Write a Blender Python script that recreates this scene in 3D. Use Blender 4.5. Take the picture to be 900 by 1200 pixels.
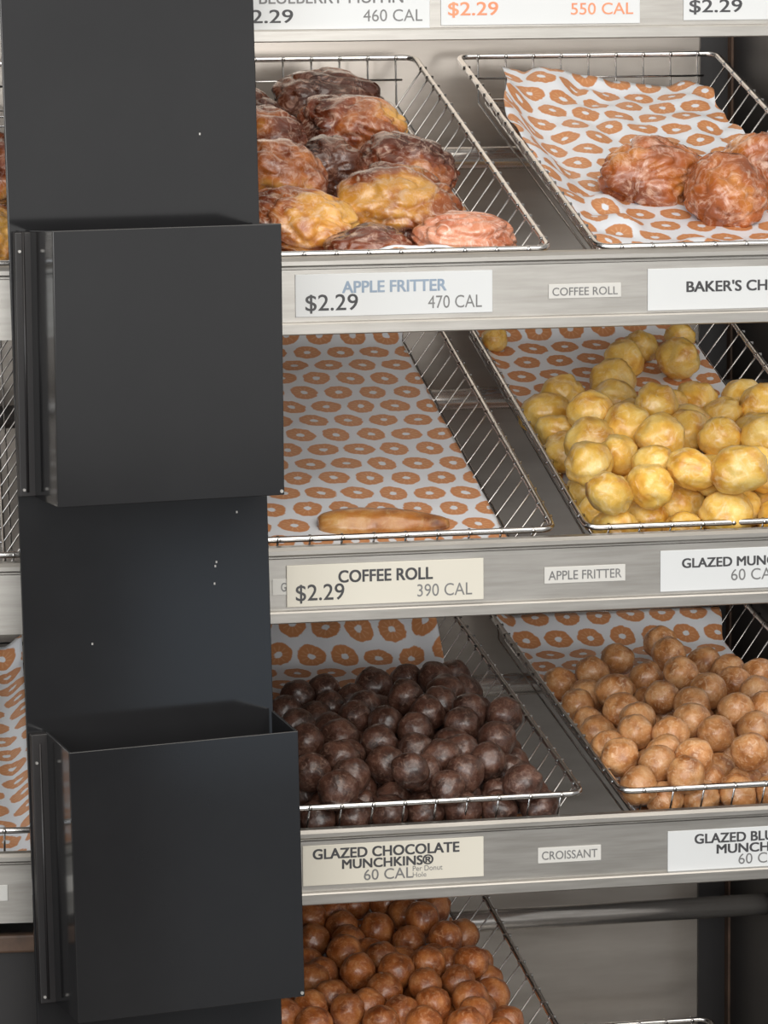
import bpy, math, random
from mathutils import Vector, Matrix, Euler, noise

for o in list(bpy.data.objects):
    bpy.data.objects.remove(o, do_unlink=True)
scene = bpy.context.scene
COL = scene.collection
ZB = 1.3                      # height of the second shelf rail's lower edge above the floor

# ------------------------------------------------------------------ camera, light, exposure
cam = bpy.data.cameras.new('camera')
cam_o = bpy.data.objects.new('camera', cam)
COL.objects.link(cam_o)
scene.camera = cam_o
cam.sensor_fit = 'VERTICAL'
cam.sensor_height = 24.0
cam.lens = 24.0 * 4733.0 / 1200.0
yaw, pitch, roll = 0.2130, 0.1354, -0.0080
c_, s_ = math.cos(yaw), math.sin(yaw)
fw = Vector((s_ * math.cos(pitch), c_ * math.cos(pitch), -math.sin(pitch)))
rt = Vector((c_, -s_, 0))
up = rt.cross(fw)
cr, sr = math.cos(roll), math.sin(roll)
rt2 = rt * cr + up * sr
up2 = rt2.cross(fw)
M = Matrix((rt2, up2, -fw)).transposed().to_4x4()
M.translation = Vector((0.0, -2.9884, 0.2787 + ZB))
cam_o.matrix_world = M
cam.clip_end = 60
cam.clip_start = 0.05

world = bpy.data.worlds.new('room_light')
scene.world = world
world.use_nodes = True
bg = world.node_tree.nodes['Background']
bg.inputs['Color'].default_value = (1.0, 0.98, 0.95, 1)
bg.inputs['Strength'].default_value = 0.36

def area(name, loc, target, sx, sy, power, color):
    l = bpy.data.lights.new(name, 'AREA')
    l.shape = 'RECTANGLE'; l.size = sx; l.size_y = sy; l.energy = power; l.color = color
    o = bpy.data.objects.new(name, l); COL.objects.link(o)
    o.location = loc
    o.rotation_euler = (Vector(target) - Vector(loc)).to_track_quat('-Z', 'Y').to_euler()
    return o
area('ceiling_light', (0.9, -1.7, 2.95), (0.8, -0.3, 1.2), 3.0, 1.8, 50, (1.0, 0.94, 0.86))
area('shop_window_light', (-2.2, -3.2, 1.9), (0.7, 0.1, 1.3), 1.4, 1.6, 34, (0.84, 0.92, 1.0))
area('shop_front_light', (0.1, -4.3, 1.95), (0.7, 0.1, 1.15), 3.4, 2.0, 118, (1.0, 0.985, 0.96))
area('blue_reflection_light', (3.0, -4.3, 0.26), (2.8, 0.0, 0.26), 0.86, 0.44, 0.9, (0.62, 0.80, 1.0))  # added lamp, sized to put a bluish patch in the column's reflection
area('column_fill_light', (2.9, -4.5, 1.42), (2.7, 0.0, 1.42), 1.7, 1.6, 4.6, (0.98, 0.99, 1.0))  # added out of view, its reflection lightens the upper part of the column

scene.view_settings.view_transform = 'Standard'
scene.view_settings.look = 'None'
scene.view_settings.gamma = 1
scene.view_settings.use_curve_mapping = False
scene.view_settings.exposure = 0.0

# ------------------------------------------------------------------ materials
def mat(name):
    m = bpy.data.materials.new(name); m.use_nodes = True
    nt = m.node_tree
    return m, nt, nt.nodes['Principled BSDF']

def N(nt, typ, **kw):
    n = nt.nodes.new(typ)
    for k, v in kw.items(): setattr(n, k, v)
    return n

def ramp(nt, stops, fac):
    r = N(nt, 'ShaderNodeValToRGB')
    e = r.color_ramp.elements
    while len(e) < len(stops): e.new(0.5)
    for el, (p, c) in zip(e, stops):
        el.position = p; el.color = (c[0], c[1], c[2], 1)
    nt.links.new(fac, r.inputs['Fac'])
    return r

def srgb(r, g, b):
    f = lambda v: (v / 255 / 12.92) if v / 255 < 0.04045 else ((v / 255 + 0.055) / 1.055) ** 2.4
    return (f(r), f(g), f(b))

def noise_node(nt, scale, detail=4, rough=0.55, coord='Object', stretch=None):
    tc = N(nt, 'ShaderNodeTexCoord')
    n = N(nt, 'ShaderNodeTexNoise')
    n.inputs['Scale'].default_value = scale
    n.inputs['Detail'].default_value = detail
    n.inputs['Roughness'].default_value = rough
    if stretch:
        mp = N(nt, 'ShaderNodeMapping'); mp.inputs['Scale'].default_value = stretch
        nt.links.new(tc.outputs[coord], mp.inputs['Vector']); nt.links.new(mp.outputs['Vector'], n.inputs['Vector'])
    else:
        nt.links.new(tc.outputs[coord], n.inputs['Vector'])
    return n

def simple(name, c1, c2, scale=30, rough=0.5, metal=0.0, spec=0.5, stretch=None, bump=0.0, rough2=None):
    m, nt, b = mat(name)
    n = noise_node(nt, scale, 5, 0.6, 'Object', stretch)
    r = ramp(nt, [(0.3, c1), (0.7, c2)], n.outputs['Fac'])
    nt.links.new(r.outputs['Color'], b.inputs['Base Color'])
    b.inputs['Metallic'].default_value = metal
    b.inputs['Roughness'].default_value = rough
    b.inputs['Specular IOR Level'].default_value = spec
    if rough2 is not None:
        mr = N(nt, 'ShaderNodeMapRange')
        mr.inputs['To Min'].default_value = rough; mr.inputs['To Max'].default_value = rough2
        nt.links.new(n.outputs['Fac'], mr.inputs['Value']); nt.links.new(mr.outputs['Result'], b.inputs['Roughness'])
    if bump:
        bp = N(nt, 'ShaderNodeBump'); bp.inputs['Strength'].default_value = bump; bp.inputs['Distance'].default_value = 0.001
        nt.links.new(n.outputs['Fac'], bp.inputs['Height']); nt.links.new(bp.outputs['Normal'], b.inputs['Normal'])
    return m

STEEL = simple('brushed_steel', (0.34, 0.325, 0.30), (0.43, 0.415, 0.39), 18, 0.34, 0.9, 0.5, (1, 14, 14), 0.0, 0.42)
BACK = simple('dull_steel_sheet', (0.40, 0.36, 0.32), (0.48, 0.44, 0.395), 8, 0.16, 0.65, 0.5, (1, 6, 6), 0.0, 0.30)
CHROME = simple('chrome_wire', (0.60, 0.59, 0.58), (0.74, 0.73, 0.72), 60, 0.2, 1.0)
BARE = simple('steel_tube', (0.48, 0.45, 0.42), (0.64, 0.61, 0.58), 40, 0.22, 0.85, 0.5, (1, 12, 12))
BLACK = simple('black_enamel', (0.013, 0.013, 0.014), (0.017, 0.017, 0.018), 6, 0.08, 0.0, 0.5, None, 0.0, 0.14)
DARK = simple('black_post_paint', (0.012, 0.011, 0.012), (0.02, 0.018, 0.018), 10, 0.4)
RUST = simple('worn_brown_edge', (0.05, 0.03, 0.02), (0.12, 0.07, 0.045), 40, 0.6)
WALL = simple('wall_paint', (0.50, 0.47, 0.43), (0.55, 0.52, 0.48), 3, 0.7)
FLOOR = simple('floor_tile', (0.075, 0.068, 0.062), (0.10, 0.092, 0.085), 4, 0.10)
CARD = simple('card_white', (0.60, 0.615, 0.62), (0.64, 0.655, 0.66), 5, 0.35)
CARDW = simple('card_cream', (0.62, 0.59, 0.51), (0.65, 0.62, 0.54), 5, 0.35)
TAG = simple('small_tag_white', (0.56, 0.55, 0.52), (0.61, 0.60, 0.57), 20, 0.35)
INK = simple('black_ink', (0.03, 0.03, 0.033), (0.06, 0.06, 0.065), 40, 0.5)
GREYINK = simple('grey_ink', (0.13, 0.13, 0.13), (0.2, 0.2, 0.2), 60, 0.5)
ORANGEINK = simple('orange_ink', (0.75, 0.22, 0.10), (0.82, 0.30, 0.16), 40, 0.5)
BLUEINK = simple('faded_blue_ink', (0.20, 0.27, 0.36), (0.30, 0.37, 0.46), 40, 0.5)
SPECK = simple('bare_metal_rivet', (0.45, 0.44, 0.42), (0.6, 0.58, 0.55), 90, 0.35, 0.6)

def pastry(name, base_stops, scale, glaze, glaze_amt, rough=0.32, crack=55.0, coat=0.5, bump=0.5):
    m, nt, b = mat(name)
    tc = N(nt, 'ShaderNodeTexCoord')
    oi = N(nt, 'ShaderNodeObjectInfo')
    add = N(nt, 'ShaderNodeVectorMath', operation='ADD')
    mul = N(nt, 'ShaderNodeMath', operation='MULTIPLY'); mul.inputs[1].default_value = 37.0
    nt.links.new(oi.outputs['Random'], mul.inputs[0])
    nt.links.new(tc.outputs['Object'], add.inputs[0]); nt.links.new(mul.outputs[0], add.inputs[1])
    n1 = N(nt, 'ShaderNodeTexNoise'); n1.inputs['Scale'].default_value = scale; n1.inputs['Detail'].default_value = 4
    nt.links.new(add.outputs[0], n1.inputs['Vector'])
    r = ramp(nt, base_stops, n1.outputs['Fac'])
    # dried glaze: pale broken film in patches
    n2 = N(nt, 'ShaderNodeTexNoise'); n2.inputs['Scale'].default_value = crack; n2.inputs['Detail'].default_value = 7; n2.inputs['Roughness'].default_value = 0.68
    n2.inputs['Distortion'].default_value = 1.6
    nt.links.new(add.outputs[0], n2.inputs['Vector'])
    gm = N(nt, 'ShaderNodeMapRange'); gm.inputs['From Min'].default_value = 0.50; gm.inputs['From Max'].default_value = 0.68
    gm.inputs['To Max'].default_value = glaze_amt
    nt.links.new(n2.outputs['Fac'], gm.inputs['Value'])
    vo = N(nt, 'ShaderNodeTexVoronoi', feature='DISTANCE_TO_EDGE'); vo.inputs['Scale'].default_value = crack * 1.5
    wob = N(nt, 'ShaderNodeVectorMath', operation='MULTIPLY_ADD')
    wob.inputs[1].default_value = (0.6 / crack,) * 3
    nt.links.new(n2.outputs['Color'], wob.inputs[0]); nt.links.new(add.outputs[0], wob.inputs[2]); nt.links.new(wob.outputs[0], vo.inputs['Vector'])
    cl = N(nt, 'ShaderNodeMapRange'); cl.inputs['From Min'].default_value = 0.07; cl.inputs['From Max'].default_value = 0.0
    cl.inputs['To Max'].default_value = glaze_amt * 0.38
    nt.links.new(vo.outputs['Distance'], cl.inputs['Value'])
    cm = N(nt, 'ShaderNodeMapRange'); cm.inputs['From Min'].default_value = 0.44; cm.inputs['From Max'].default_value = 0.56
    nt.links.new(n1.outputs['Fac'], cm.inputs['Value'])
    ck = N(nt, 'ShaderNodeMath', operation='MULTIPLY'); nt.links.new(cl.outputs['Result'], ck.inputs[0]); nt.links.new(cm.outputs['Result'], ck.inputs[1])
    mxg = N(nt, 'ShaderNodeMath', operation='MAXIMUM'); nt.links.new(gm.outputs['Result'], mxg.inputs[0]); nt.links.new(ck.outputs[0], mxg.inputs[1])
    mx = N(nt, 'ShaderNodeMix', data_type='RGBA')
    mx.inputs[7].default_value = (*glaze, 1)
    nt.links.new(mxg.outputs[0], mx.inputs[0]); nt.links.new(r.outputs['Color'], mx.inputs[6])
    # each piece a little lighter or darker than the next
    hv = N(nt, 'ShaderNodeHueSaturation')
    mr = N(nt, 'ShaderNodeMapRange'); mr.inputs['To Min'].default_value = 0.84; mr.inputs['To Max'].default_value = 1.14
    nt.links.new(oi.outputs['Random'], mr.inputs['Value']); nt.links.new(mr.outputs['Result'], hv.inputs['Value'])
    nt.links.new(mx.outputs[2], hv.inputs['Color'])
    nt.links.new(hv.outputs['Color'], b.inputs['Base Color'])
    b.inputs['Roughness'].default_value = rough
    b.inputs['Coat Weight'].default_value = coat
    b.inputs['Coat Roughness'].default_value = 0.22
    bp = N(nt, 'ShaderNodeBump'); bp.inputs['Strength'].default_value = bump; bp.inputs['Distance'].default_value = 0.0015
    nt.links.new(n2.outputs['Fac'], bp.inputs['Height']); nt.links.new(bp.outputs['Normal'], b.inputs['Normal'])
    return m

M_YELLOW = pastry('yellow_glazed_dough', [(0.28, srgb(198, 132, 44)), (0.48, srgb(232, 184, 80)), (0.75, srgb(244, 212, 124))], 70, srgb(250, 234, 196), 0.5, 0.3, 130)
M_CHOC = pastry('glazed_chocolate_dough', [(0.3, srgb(46, 27, 20)), (0.55, srgb(80, 50, 39)), (0.8, srgb(108, 73, 58))], 90, srgb(158, 128, 112), 0.5, 0.34, 200)
M_BLUE = pastry('glazed_pale_brown_dough', [(0.28, srgb(142, 84, 40)), (0.5, srgb(192, 132, 78)), (0.75, srgb(216, 164, 110))], 80, srgb(236, 205, 170), 0.6, 0.34, 190)
M_BROWN = pastry('glazed_russet_dough', [(0.28, srgb(112, 54, 22)), (0.5, srgb(164, 92, 42)), (0.75, srgb(196, 126, 68))], 80, srgb(222, 170, 128), 0.55, 0.34, 190)
M_FRIT = pastry('dark_fritter_crust', [(0.36, srgb(78, 34, 18)), (0.48, srgb(128, 60, 30)), (0.57, srgb(186, 108, 50)), (0.68, srgb(226, 174, 90))], 19, srgb(226, 190, 168), 0.68, 0.24, 85, 0.8, 0.55)
M_FRITDARK = pastry('darkest_fritter_crust', [(0.34, srgb(58, 26, 15)), (0.55, srgb(100, 50, 26)), (0.8, srgb(140, 78, 38))], 19, srgb(200, 158, 138), 0.6, 0.24, 85, 0.8, 0.55)
M_FRITGOLD = pastry('golden_fritter_crust', [(0.36, srgb(104, 44, 20)), (0.47, srgb(168, 90, 38)), (0.54, srgb(220, 156, 66)), (0.78, srgb(238, 194, 104))], 19, srgb(242, 214, 188), 0.68, 0.24, 85, 0.8, 0.55)
M_FRITPINK = pastry('pale_glazed_fritter_crust', [(0.34, srgb(176, 96, 62)), (0.5, srgb(206, 134, 100)), (0.75, srgb(226, 170, 140))], 24, srgb(245, 218, 204), 0.7, 0.24, 85, 0.8, 0.55)
M_ROLL = pastry('amber_roll_crust', [(0.32, srgb(118, 56, 22)), (0.5, srgb(170, 92, 42)), (0.66, srgb(202, 132, 58)), (0.8, srgb(222, 160, 84))], 24, srgb(240, 204, 180), 0.62, 0.25, 60, 0.8, 0.8)
M_STICK = pastry('caramel_stick_crust', [(0.32, srgb(110, 56, 24)), (0.5, srgb(186, 118, 52)), (0.7, srgb(214, 158, 84))], 34, srgb(236, 206, 150), 0.35, 0.3, 60, 0.7, 0.6)

def paper_material():
    """wax paper printed with staggered orange ring doughnuts (uv in metres)"""
    m, nt, b = mat('printed_wax_paper')
    L = nt.links.new
    uv = N(nt, 'ShaderNodeTexCoord')
    sep = N(nt, 'ShaderNodeSeparateXYZ'); L(uv.outputs['UV'], sep.inputs[0])
    def mth(op, a, bb=None, c=None):
        n = N(nt, 'ShaderNodeMath', operation=op)
        for i, v in enumerate((a, bb, c)):
            if v is None: continue
            if isinstance(v, (int, float)): n.inputs[i].default_value = v
            else: L(v, n.inputs[i])
        return n.outputs[0]
    x = mth('DIVIDE', sep.outputs['X'], 0.0295)
    y = mth('DIVIDE', sep.outputs['Y'], 0.0290)
    row = mth('FLOOR', y)
    odd = mth('MODULO', mth('ADD', row, 1000.0), 2.0)
    xs = mth('ADD', x, mth('MULTIPLY', odd, 0.5))
    colm = mth('FLOOR', xs)
    fx = mth('SUBTRACT', mth('SUBTRACT', xs, colm), 0.5)
    fy = mth('MULTIPLY', mth('SUBTRACT', mth('SUBTRACT', y, row), 0.5), 290.0 / 295.0)
    comb = N(nt, 'ShaderNodeCombineXYZ'); L(colm, comb.inputs[0]); L(row, comb.inputs[1])
    wn = N(nt, 'ShaderNodeTexWhiteNoise', noise_dimensions='3D'); L(comb.outputs[0], wn.inputs['Vector'])
    ang = mth('MULTIPLY', wn.outputs['Value'], 6.283)
    ca, sa = mth('COSINE', ang), mth('SINE', ang)
    rx = mth('ADD', mth('MULTIPLY', fx, ca), mth('MULTIPLY', fy, sa))
    ry = mth('SUBTRACT', mth('MULTIPLY', fy, ca), mth('MULTIPLY', fx, sa))
    ry = mth('MULTIPLY', ry, 1.14)
    d = mth('SQRT', mth('ADD', mth('MULTIPLY', rx, rx), mth('MULTIPLY', ry, ry)))
    n = N(nt, 'ShaderNodeTexNoise'); n.inputs['Scale'].default_value = 160; n.inputs['Detail'].default_value = 3; L(uv.outputs['UV'], n.inputs['Vector'])
    dn = mth('ADD', d, mth('MULTIPLY', mth('SUBTRACT', n.outputs['Fac'], 0.5), 0.16))
    outer = N(nt, 'ShaderNodeMapRange'); outer.inputs['From Min'].default_value = 0.455; outer.inputs['From Max'].default_value = 0.42
    L(dn, outer.inputs['Value'])
    inner = N(nt, 'ShaderNodeMapRange'); inner.inputs['From Min'].default_value = 0.10; inner.inputs['From Max'].default_value = 0.135
    L(dn, inner.inputs['Value'])
    ring = mth('MULTIPLY', outer.outputs[0], inner.outputs[0])
    # short pale strokes radiating on the ring
    at = mth('ARCTAN2', ry, rx)
    st = mth('SINE', mth('MULTIPLY', at, 11.0))
    band = N(nt, 'ShaderNodeMapRange'); band.inputs['From Min'].default_value = 0.25; band.inputs['From Max'].default_value = 0.85; band.inputs['To Max'].default_value = 0.45
    L(st, band.inputs['Value'])
    mid = N(nt, 'ShaderNodeMapRange'); mid.inputs['From Min'].default_value = 0.12; mid.inputs['From Max'].default_value = 0.07
    L(mth('ABSOLUTE', mth('SUBTRACT', d, 0.23)), mid.inputs['Value'])
    strokes = mth('MULTIPLY', band.outputs[0], mid.outputs[0])
    oc = N(nt, 'ShaderNodeMix', data_type='RGBA'); oc.inputs[6].default_value = (*srgb(205, 140, 92), 1); oc.inputs[7].default_value = (*srgb(226, 180, 140), 1)
    L(strokes, oc.inputs[0])
    pc = N(nt, 'ShaderNodeMix', data_type='RGBA'); pc.inputs[6].default_value = (*srgb(232, 236, 242), 1)
    L(oc.outputs[2], pc.inputs[7]); L(ring, pc.inputs[0])
    L(pc.outputs[2], b.inputs['Base Color'])
    b.inputs['Roughness'].default_value = 0.42
    n3 = N(nt, 'ShaderNodeTexNoise'); n3.inputs['Scale'].default_value = 40; L(uv.outputs['UV'], n3.inputs['Vector'])
    bp = N(nt, 'ShaderNodeBump'); bp.inputs['Strength'].default_value = 0.25; bp.inputs['Distance'].default_value = 0.002
    L(n3.outputs['Fac'], bp.inputs['Height']); L(bp.outputs['Normal'], b.inputs['Normal'])
    return m
PAPER = paper_material()

# ------------------------------------------------------------------ mesh helpers
class MB:
    def __init__(self): self.v = []; self.f = []; self.uv = None
    def box(self, x0, x1, y0, y1, z0, z1):
        b = len(self.v)
        self.v += [(x, y, z) for x in (x0, x1) for y in (y0, y1) for z in (z0, z1)]
        self.f += [tuple(b + i for i in q) for q in ((0, 1, 3, 2), (4, 6, 7, 5), (0, 4, 5, 1), (2, 3, 7, 6), (0, 2, 6, 4), (1, 5, 7, 3))]
        return self
    def hexa(self, p):           # eight corners, bottom ring then top ring
        b = len(self.v); self.v += [tuple(q) for q in p]
        self.f += [tuple(b + i for i in q) for q in ((0, 3, 2, 1), (4, 5, 6, 7), (0, 1, 5, 4), (1, 2, 6, 5), (2, 3, 7, 6), (3, 0, 4, 7))]
        return self
    def prism_x(self, prof, x0, x1):   # closed profile of (y, z) run along x
        b = len(self.v); n = len(prof)
        self.v += [(x0, y, z) for y, z in prof] + [(x1, y, z) for y, z in prof]
        for i in range(n):
            j = (i + 1) % n
            self.f.append((b + i, b + j, b + n + j, b + n + i))
        self.f.append(tuple(b + i for i in reversed(range(n)))); self.f.append(tuple(b + n + i for i in range(n)))
        return self
    def tube(self, pts, r, n=8, closed=False):
        pts = [Vector(p) for p in pts]; m = len(pts); b = len(self.v)
        prev = None
        for i, p in enumerate(pts):
            if closed: t = (pts[(i + 1) % m] - pts[i - 1]).normalized()
            else: t = (pts[min(i + 1, m - 1)] - pts[max(i - 1, 0)]).normalized()
            if prev is None:
                a = Vector((0, 0, 1)) if abs(t.z) < 0.9 else Vector((1, 0, 0))
                u = t.cross(a).normalized()
            else:
                u = (prev - t * prev.dot(t)).normalized()
            prev = u; w = t.cross(u)
            for k in range(n):
                an = 2 * math.pi * k / n
                self.v.append(tuple(p + (u * math.cos(an) + w * math.sin(an)) * r))
        rng = m if closed else m - 1
        for i in range(rng):
            i2 = (i + 1) % m
            for k in range(n):
                k2 = (k + 1) % n
                self.f.append((b + i * n + k, b + i * n + k2, b + i2 * n + k2, b + i2 * n + k))
        if not closed:
            self.f.append(tuple(b + k for k in reversed(range(n))))
            self.f.append(tuple(b + (m - 1) * n + k for k in range(n)))
        return self
    def mesh(self, name, m, smooth=False):
        me = bpy.data.meshes.new(name); me.from_pydata(self.v, [], self.f); me.update()
        if m: me.materials.append(m)
        if smooth: me.polygons.foreach_set('use_smooth', [True] * len(me.polygons))
        return me
    def build(self, name, m, parent=None, smooth=False, bevel=0.0, loc=None):
        o = bpy.data.objects.new(name, self.mesh(name, m, smooth)); COL.objects.link(o)
        if parent: o.parent = parent
        if loc is not None: o.location = loc
        if bevel:
            bv = o.modifiers.new('bevel', 'BEVEL'); bv.width = bevel; bv.segments = 2; bv.limit_method = 'ANGLE'
        return o

def tag(o, label=None, cat=None, group=None, kind=None):
    if label: o['label'] = label
    if cat: o['category'] = cat
    if group: o['group'] = group
    if kind: o['kind'] = kind
    return o

def empty(name, loc, rot=(0, 0, 0)):
    o = bpy.data.objects.new(name, None); COL.objects.link(o)
    o.location = loc; o.rotation_euler = rot; o.empty_display_size = 0.05
    return o

# ------------------------------------------------------------------ the setting
tag(MB().box(-9, 9, -12, 1.2, -0.1, 0).build('floor', FLOOR), kind='structure')
tag(MB().box(1.9, 2.54, -4.45, -4.35, 0, 0.52).build('dark_reflection_block', DARK), kind='structure')  # unseen block, added so the lower column reflects something dark
tag(MB().box(-4, 4, 0.62, 0.72, 0, 3.2).build('wall_back', WALL), kind='structure')

# ------------------------------------------------------------------ the rack
RAILZ = [ZB + z for z in (0.2197, 0.0, -0.220, -0.440, -0.660)]
SIDE_X = 1.0795
def rail_profile(lip=True):
    p = [(0.0030, 0.030), (0.0030, 0.0575), (0.0022, 0.0588), (0.0, 0.0592), (-0.004, 0.0582), (-0.0062, 0.0556), (-0.0062, 0.0525), (-0.005, 0.0512),
         (0.001, 0.0508), (0.001, 0.0492), (-0.0015, 0.0488), (-0.0015, 0.0102)]
    if lip: p += [(-0.0015, 0.0096), (-0.007, 0.0092), (-0.0078, 0.0080), (-0.0078, 0.0008), (-0.0070, 0.0), (0.002, 0.0), (0.002, 0.012)]
    else: p += [(-0.0015, 0.0042), (0.002, 0.0042), (0.002, 0.012)]
    p += [(0.030, 0.012), (0.030, 0.0145), (0.0035, 0.0145)]
    return p

rack = empty('display_rack', (0.8, 0.25, 0))
tag(rack, 'stainless steel bakery display rack with four visible label rails, right of the black column', 'shelf')
OFF = Vector((-0.8, -0.25, 0))
def shift(mb):
    mb.v = [(x + OFF.x, y + OFF.y, z) for x, y, z in mb.v]; return mb
for z in RAILZ:
    mb = MB().prism_x([(y, zz + z) for y, zz in reversed(rail_profile())], 0.470, SIDE_X)
    shift(mb).build('shelf_rail', STEEL, rack)
RODZ = [ZB + z for z in (0.1107, -0.0973, -0.3502, -0.5610)]
for z in RODZ:
    shift(MB().tube([(0.470, 0.40, z), (SIDE_X, 0.40, z)], 0.0098, 20)).build('support_rod', BARE, rack, smooth=True)
shift(MB().box(0.470, 1.0522, 0.52, 0.526, 0.3, 1.95)).build('back_panel', BACK, rack)
shift(MB().box(1.0522, SIDE_X + 0.02, 0.516, 0.545, 0.0, 1.95)).build('corner_post', DARK, rack)
shift(MB().box(SIDE_X, SIDE_X + 0.022, 0.372, 0.516, 0.0, 1.95)).build('side_panel', DARK, rack)
shift(MB().box(SIDE_X - 0.002, SIDE_X + 0.001, 0.505, 0.516, 0.4, 1.94)).build('worn_edge', RUST, rack)
shift(MB().box(0.458, 0.470, 0.0, 0.526, 0.0, 1.95)).build('end_upright', DARK, rack)
shift(MB().box(0.470, SIDE_X, 0.02, 0.516, 0.0, 0.42)).build('base', STEEL, rack)

ANG = math.radians(-6.0)
lrack = empty('display_rack', (0.402, -0.030, 0), (0, 0, ANG))
tag(lrack, 'second stainless steel display rack, only its right end showing left of the black column', 'shelf')
for z in RAILZ[:4]:
    MB().prism_x([(y, zz + z) for y, zz in reversed(rail_profile(False))], -0.62, -0.012).build('shelf_rail', STEEL, lrack)
for z in RODZ[:3]:
    MB().tube([(-0.62, 0.40, z), (-0.012, 0.40, z)], 0.0098, 16).build('support_rod', BARE, lrack, smooth=True)
MB().box(-0.62, -0.012, 0.505, 0.511, 0.3, 1.95).build('back_panel', BACK, lrack)
MB().box(-0.010, 0.0, 0.03, 0.511, 0.0, 0.5).build('end_upright', DARK, lrack)
MB().box(-0.62, -0.012, 0.012, 0.50, 0.0, RAILZ[3] - 0.012).build('base', DARK, lrack)
MB().box(-0.62, -0.012, 0.002, 0.012, RAILZ[3] - 0.020, RAILZ[3] - 0.006).build('worn_edge', RUST, lrack, bevel=0.002)

# ------------------------------------------------------------------ wire baskets
W, D, H, FL = 0.235, 0.486, 0.036, 0.023
def rounded(w, d, z, r, n=5):
    pts = []
    for cx, cy, a0 in ((w - r, r, -90), (w - r, d - r, 0), (r, d - r, 90), (r, r, 180)):
        for i in range(n + 1):
            a = math.radians(a0 + 90 * i / n)
            pts.append((cx + r * math.cos(a), cy + r * math.sin(a), z))
    return pts
_rim = MB().tube(rounded(W, D, 0, 0.010), 0.0026, 8, True).mesh('rim', CHROME, True)
_w = MB()
k = 0
v = 0.020
while v < D - 0.015:
    _w.tube([(-0.0005, v, 0.002), (FL, v, -H), (W - FL, v, -H), (W + 0.0005, v, 0.002)], 0.0009, 5)
    for x in (0.0, W): _w.tube([(x - 0.0032, v, 0.0006), (x + 0.0032, v, 0.0006)], 0.0020, 6)
    v += 0.0254
u = 0.018
while u < W - 0.010:
    _w.tube([(u, -0.0005, 0.002), (u, FL * 0.6, -H - 0.002), (u, D - FL * 0.6, -H - 0.002), (u, D + 0.0005, 0.002)], 0.0009, 5)
    for y in (0.0, D): _w.tube([(u, y - 0.003, 0.0004), (u, y + 0.003, 0.0004)], 0.0018, 6)
    u += 0.0250
_w.tube([(FL * 0.5, D - FL * 0.3, -H * 0.5), (W - FL * 0.5, D - FL * 0.3, -H * 0.5)], 0.0010, 5)
_w.tube([(x + FL, y + FL * 0.6, z) for x, y, z in rounded(W - 2 * FL, D - 1.2 * FL, -H, 0.008)], 0.0016, 5, True)
_wire = _w.mesh('wire_grid', CHROME, True)

def basket(x0, zf, tilt, label, group='wire baskets on the rack', y0=0.006, rz=0.0, base=None):
    r = empty('wire_basket', (x0, y0, zf), (tilt, 0, rz))
    if base is not None: r.location = base
    tag(r, label, 'basket', group)
    for nm, me in (('rim', _rim), ('wire_grid', _wire)):
        o = bpy.data.objects.new(nm, me); COL.objects.link(o); o.parent = r
    bpy.context.view_layer.update()
    return r

T = (0.2825, 0.3084, 0.1697, 0.2121)
BK = {
    '1L': basket(0.5440, ZB + 0.0603, T[0], 'wire basket piled with dark glazed fritters, top shelf beside the black column'),
    '1R': basket(0.8178, ZB + 0.0603, T[0], 'wire basket on the top shelf holding crumpled printed paper and a few amber rolls'),
    '2L': basket(0.5470, ZB - 0.1569, T[1], 'wire basket lined with flat printed paper and holding one lone pastry stick'),
    '2R': basket(0.8084, ZB - 0.1569, T[1], 'wire basket heaped with yellow glazed donut holes'),
    '3L': basket(0.5692, ZB - 0.3663, T[2], 'wire basket heaped with dark chocolate donut holes'),
    '3R': basket(0.8358, ZB - 0.3663, T[2], 'wire basket heaped with pale brown donut holes above the small CROISSANT tag'),
    '4L': basket(0.5687, ZB - 0.5910, T[3], 'lowest filled wire basket, heaped with russet donut holes below the chocolate ones'),
    '5R': basket(0.8150, ZB - 0.8190, 0.2825, 'empty wire basket at the bottom right, only its back rim in view'),
}
LR = lrack.matrix_basis.copy()
def lbasket(z, tilt, label, dx=0.0):
    r = basket(0, 0, 0, label)
    r.matrix_basis = Matrix.Translation((0.402, -0.030, 0)) @ Matrix.Rotation(ANG, 4, 'Z') @ Matrix.Translation((-0.0125 - W + dx, 0.006, z)) @ Matrix.Rotation(tilt, 4, 'X')
    bpy.context.view_layer.update()
    return r
BK['l1'] = lbasket(ZB + 0.0603, T[0], 'wire basket of pastries at the top of the left rack, mostly behind the black column')
BK['l2'] = lbasket(ZB - 0.1569, T[1], 'bare wire basket without paper, left of the black column', -0.014)
BK['l3'] = lbasket(ZB - 0.3663, T[2], 'wire basket with printed paper only, left of the lower black box')

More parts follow.
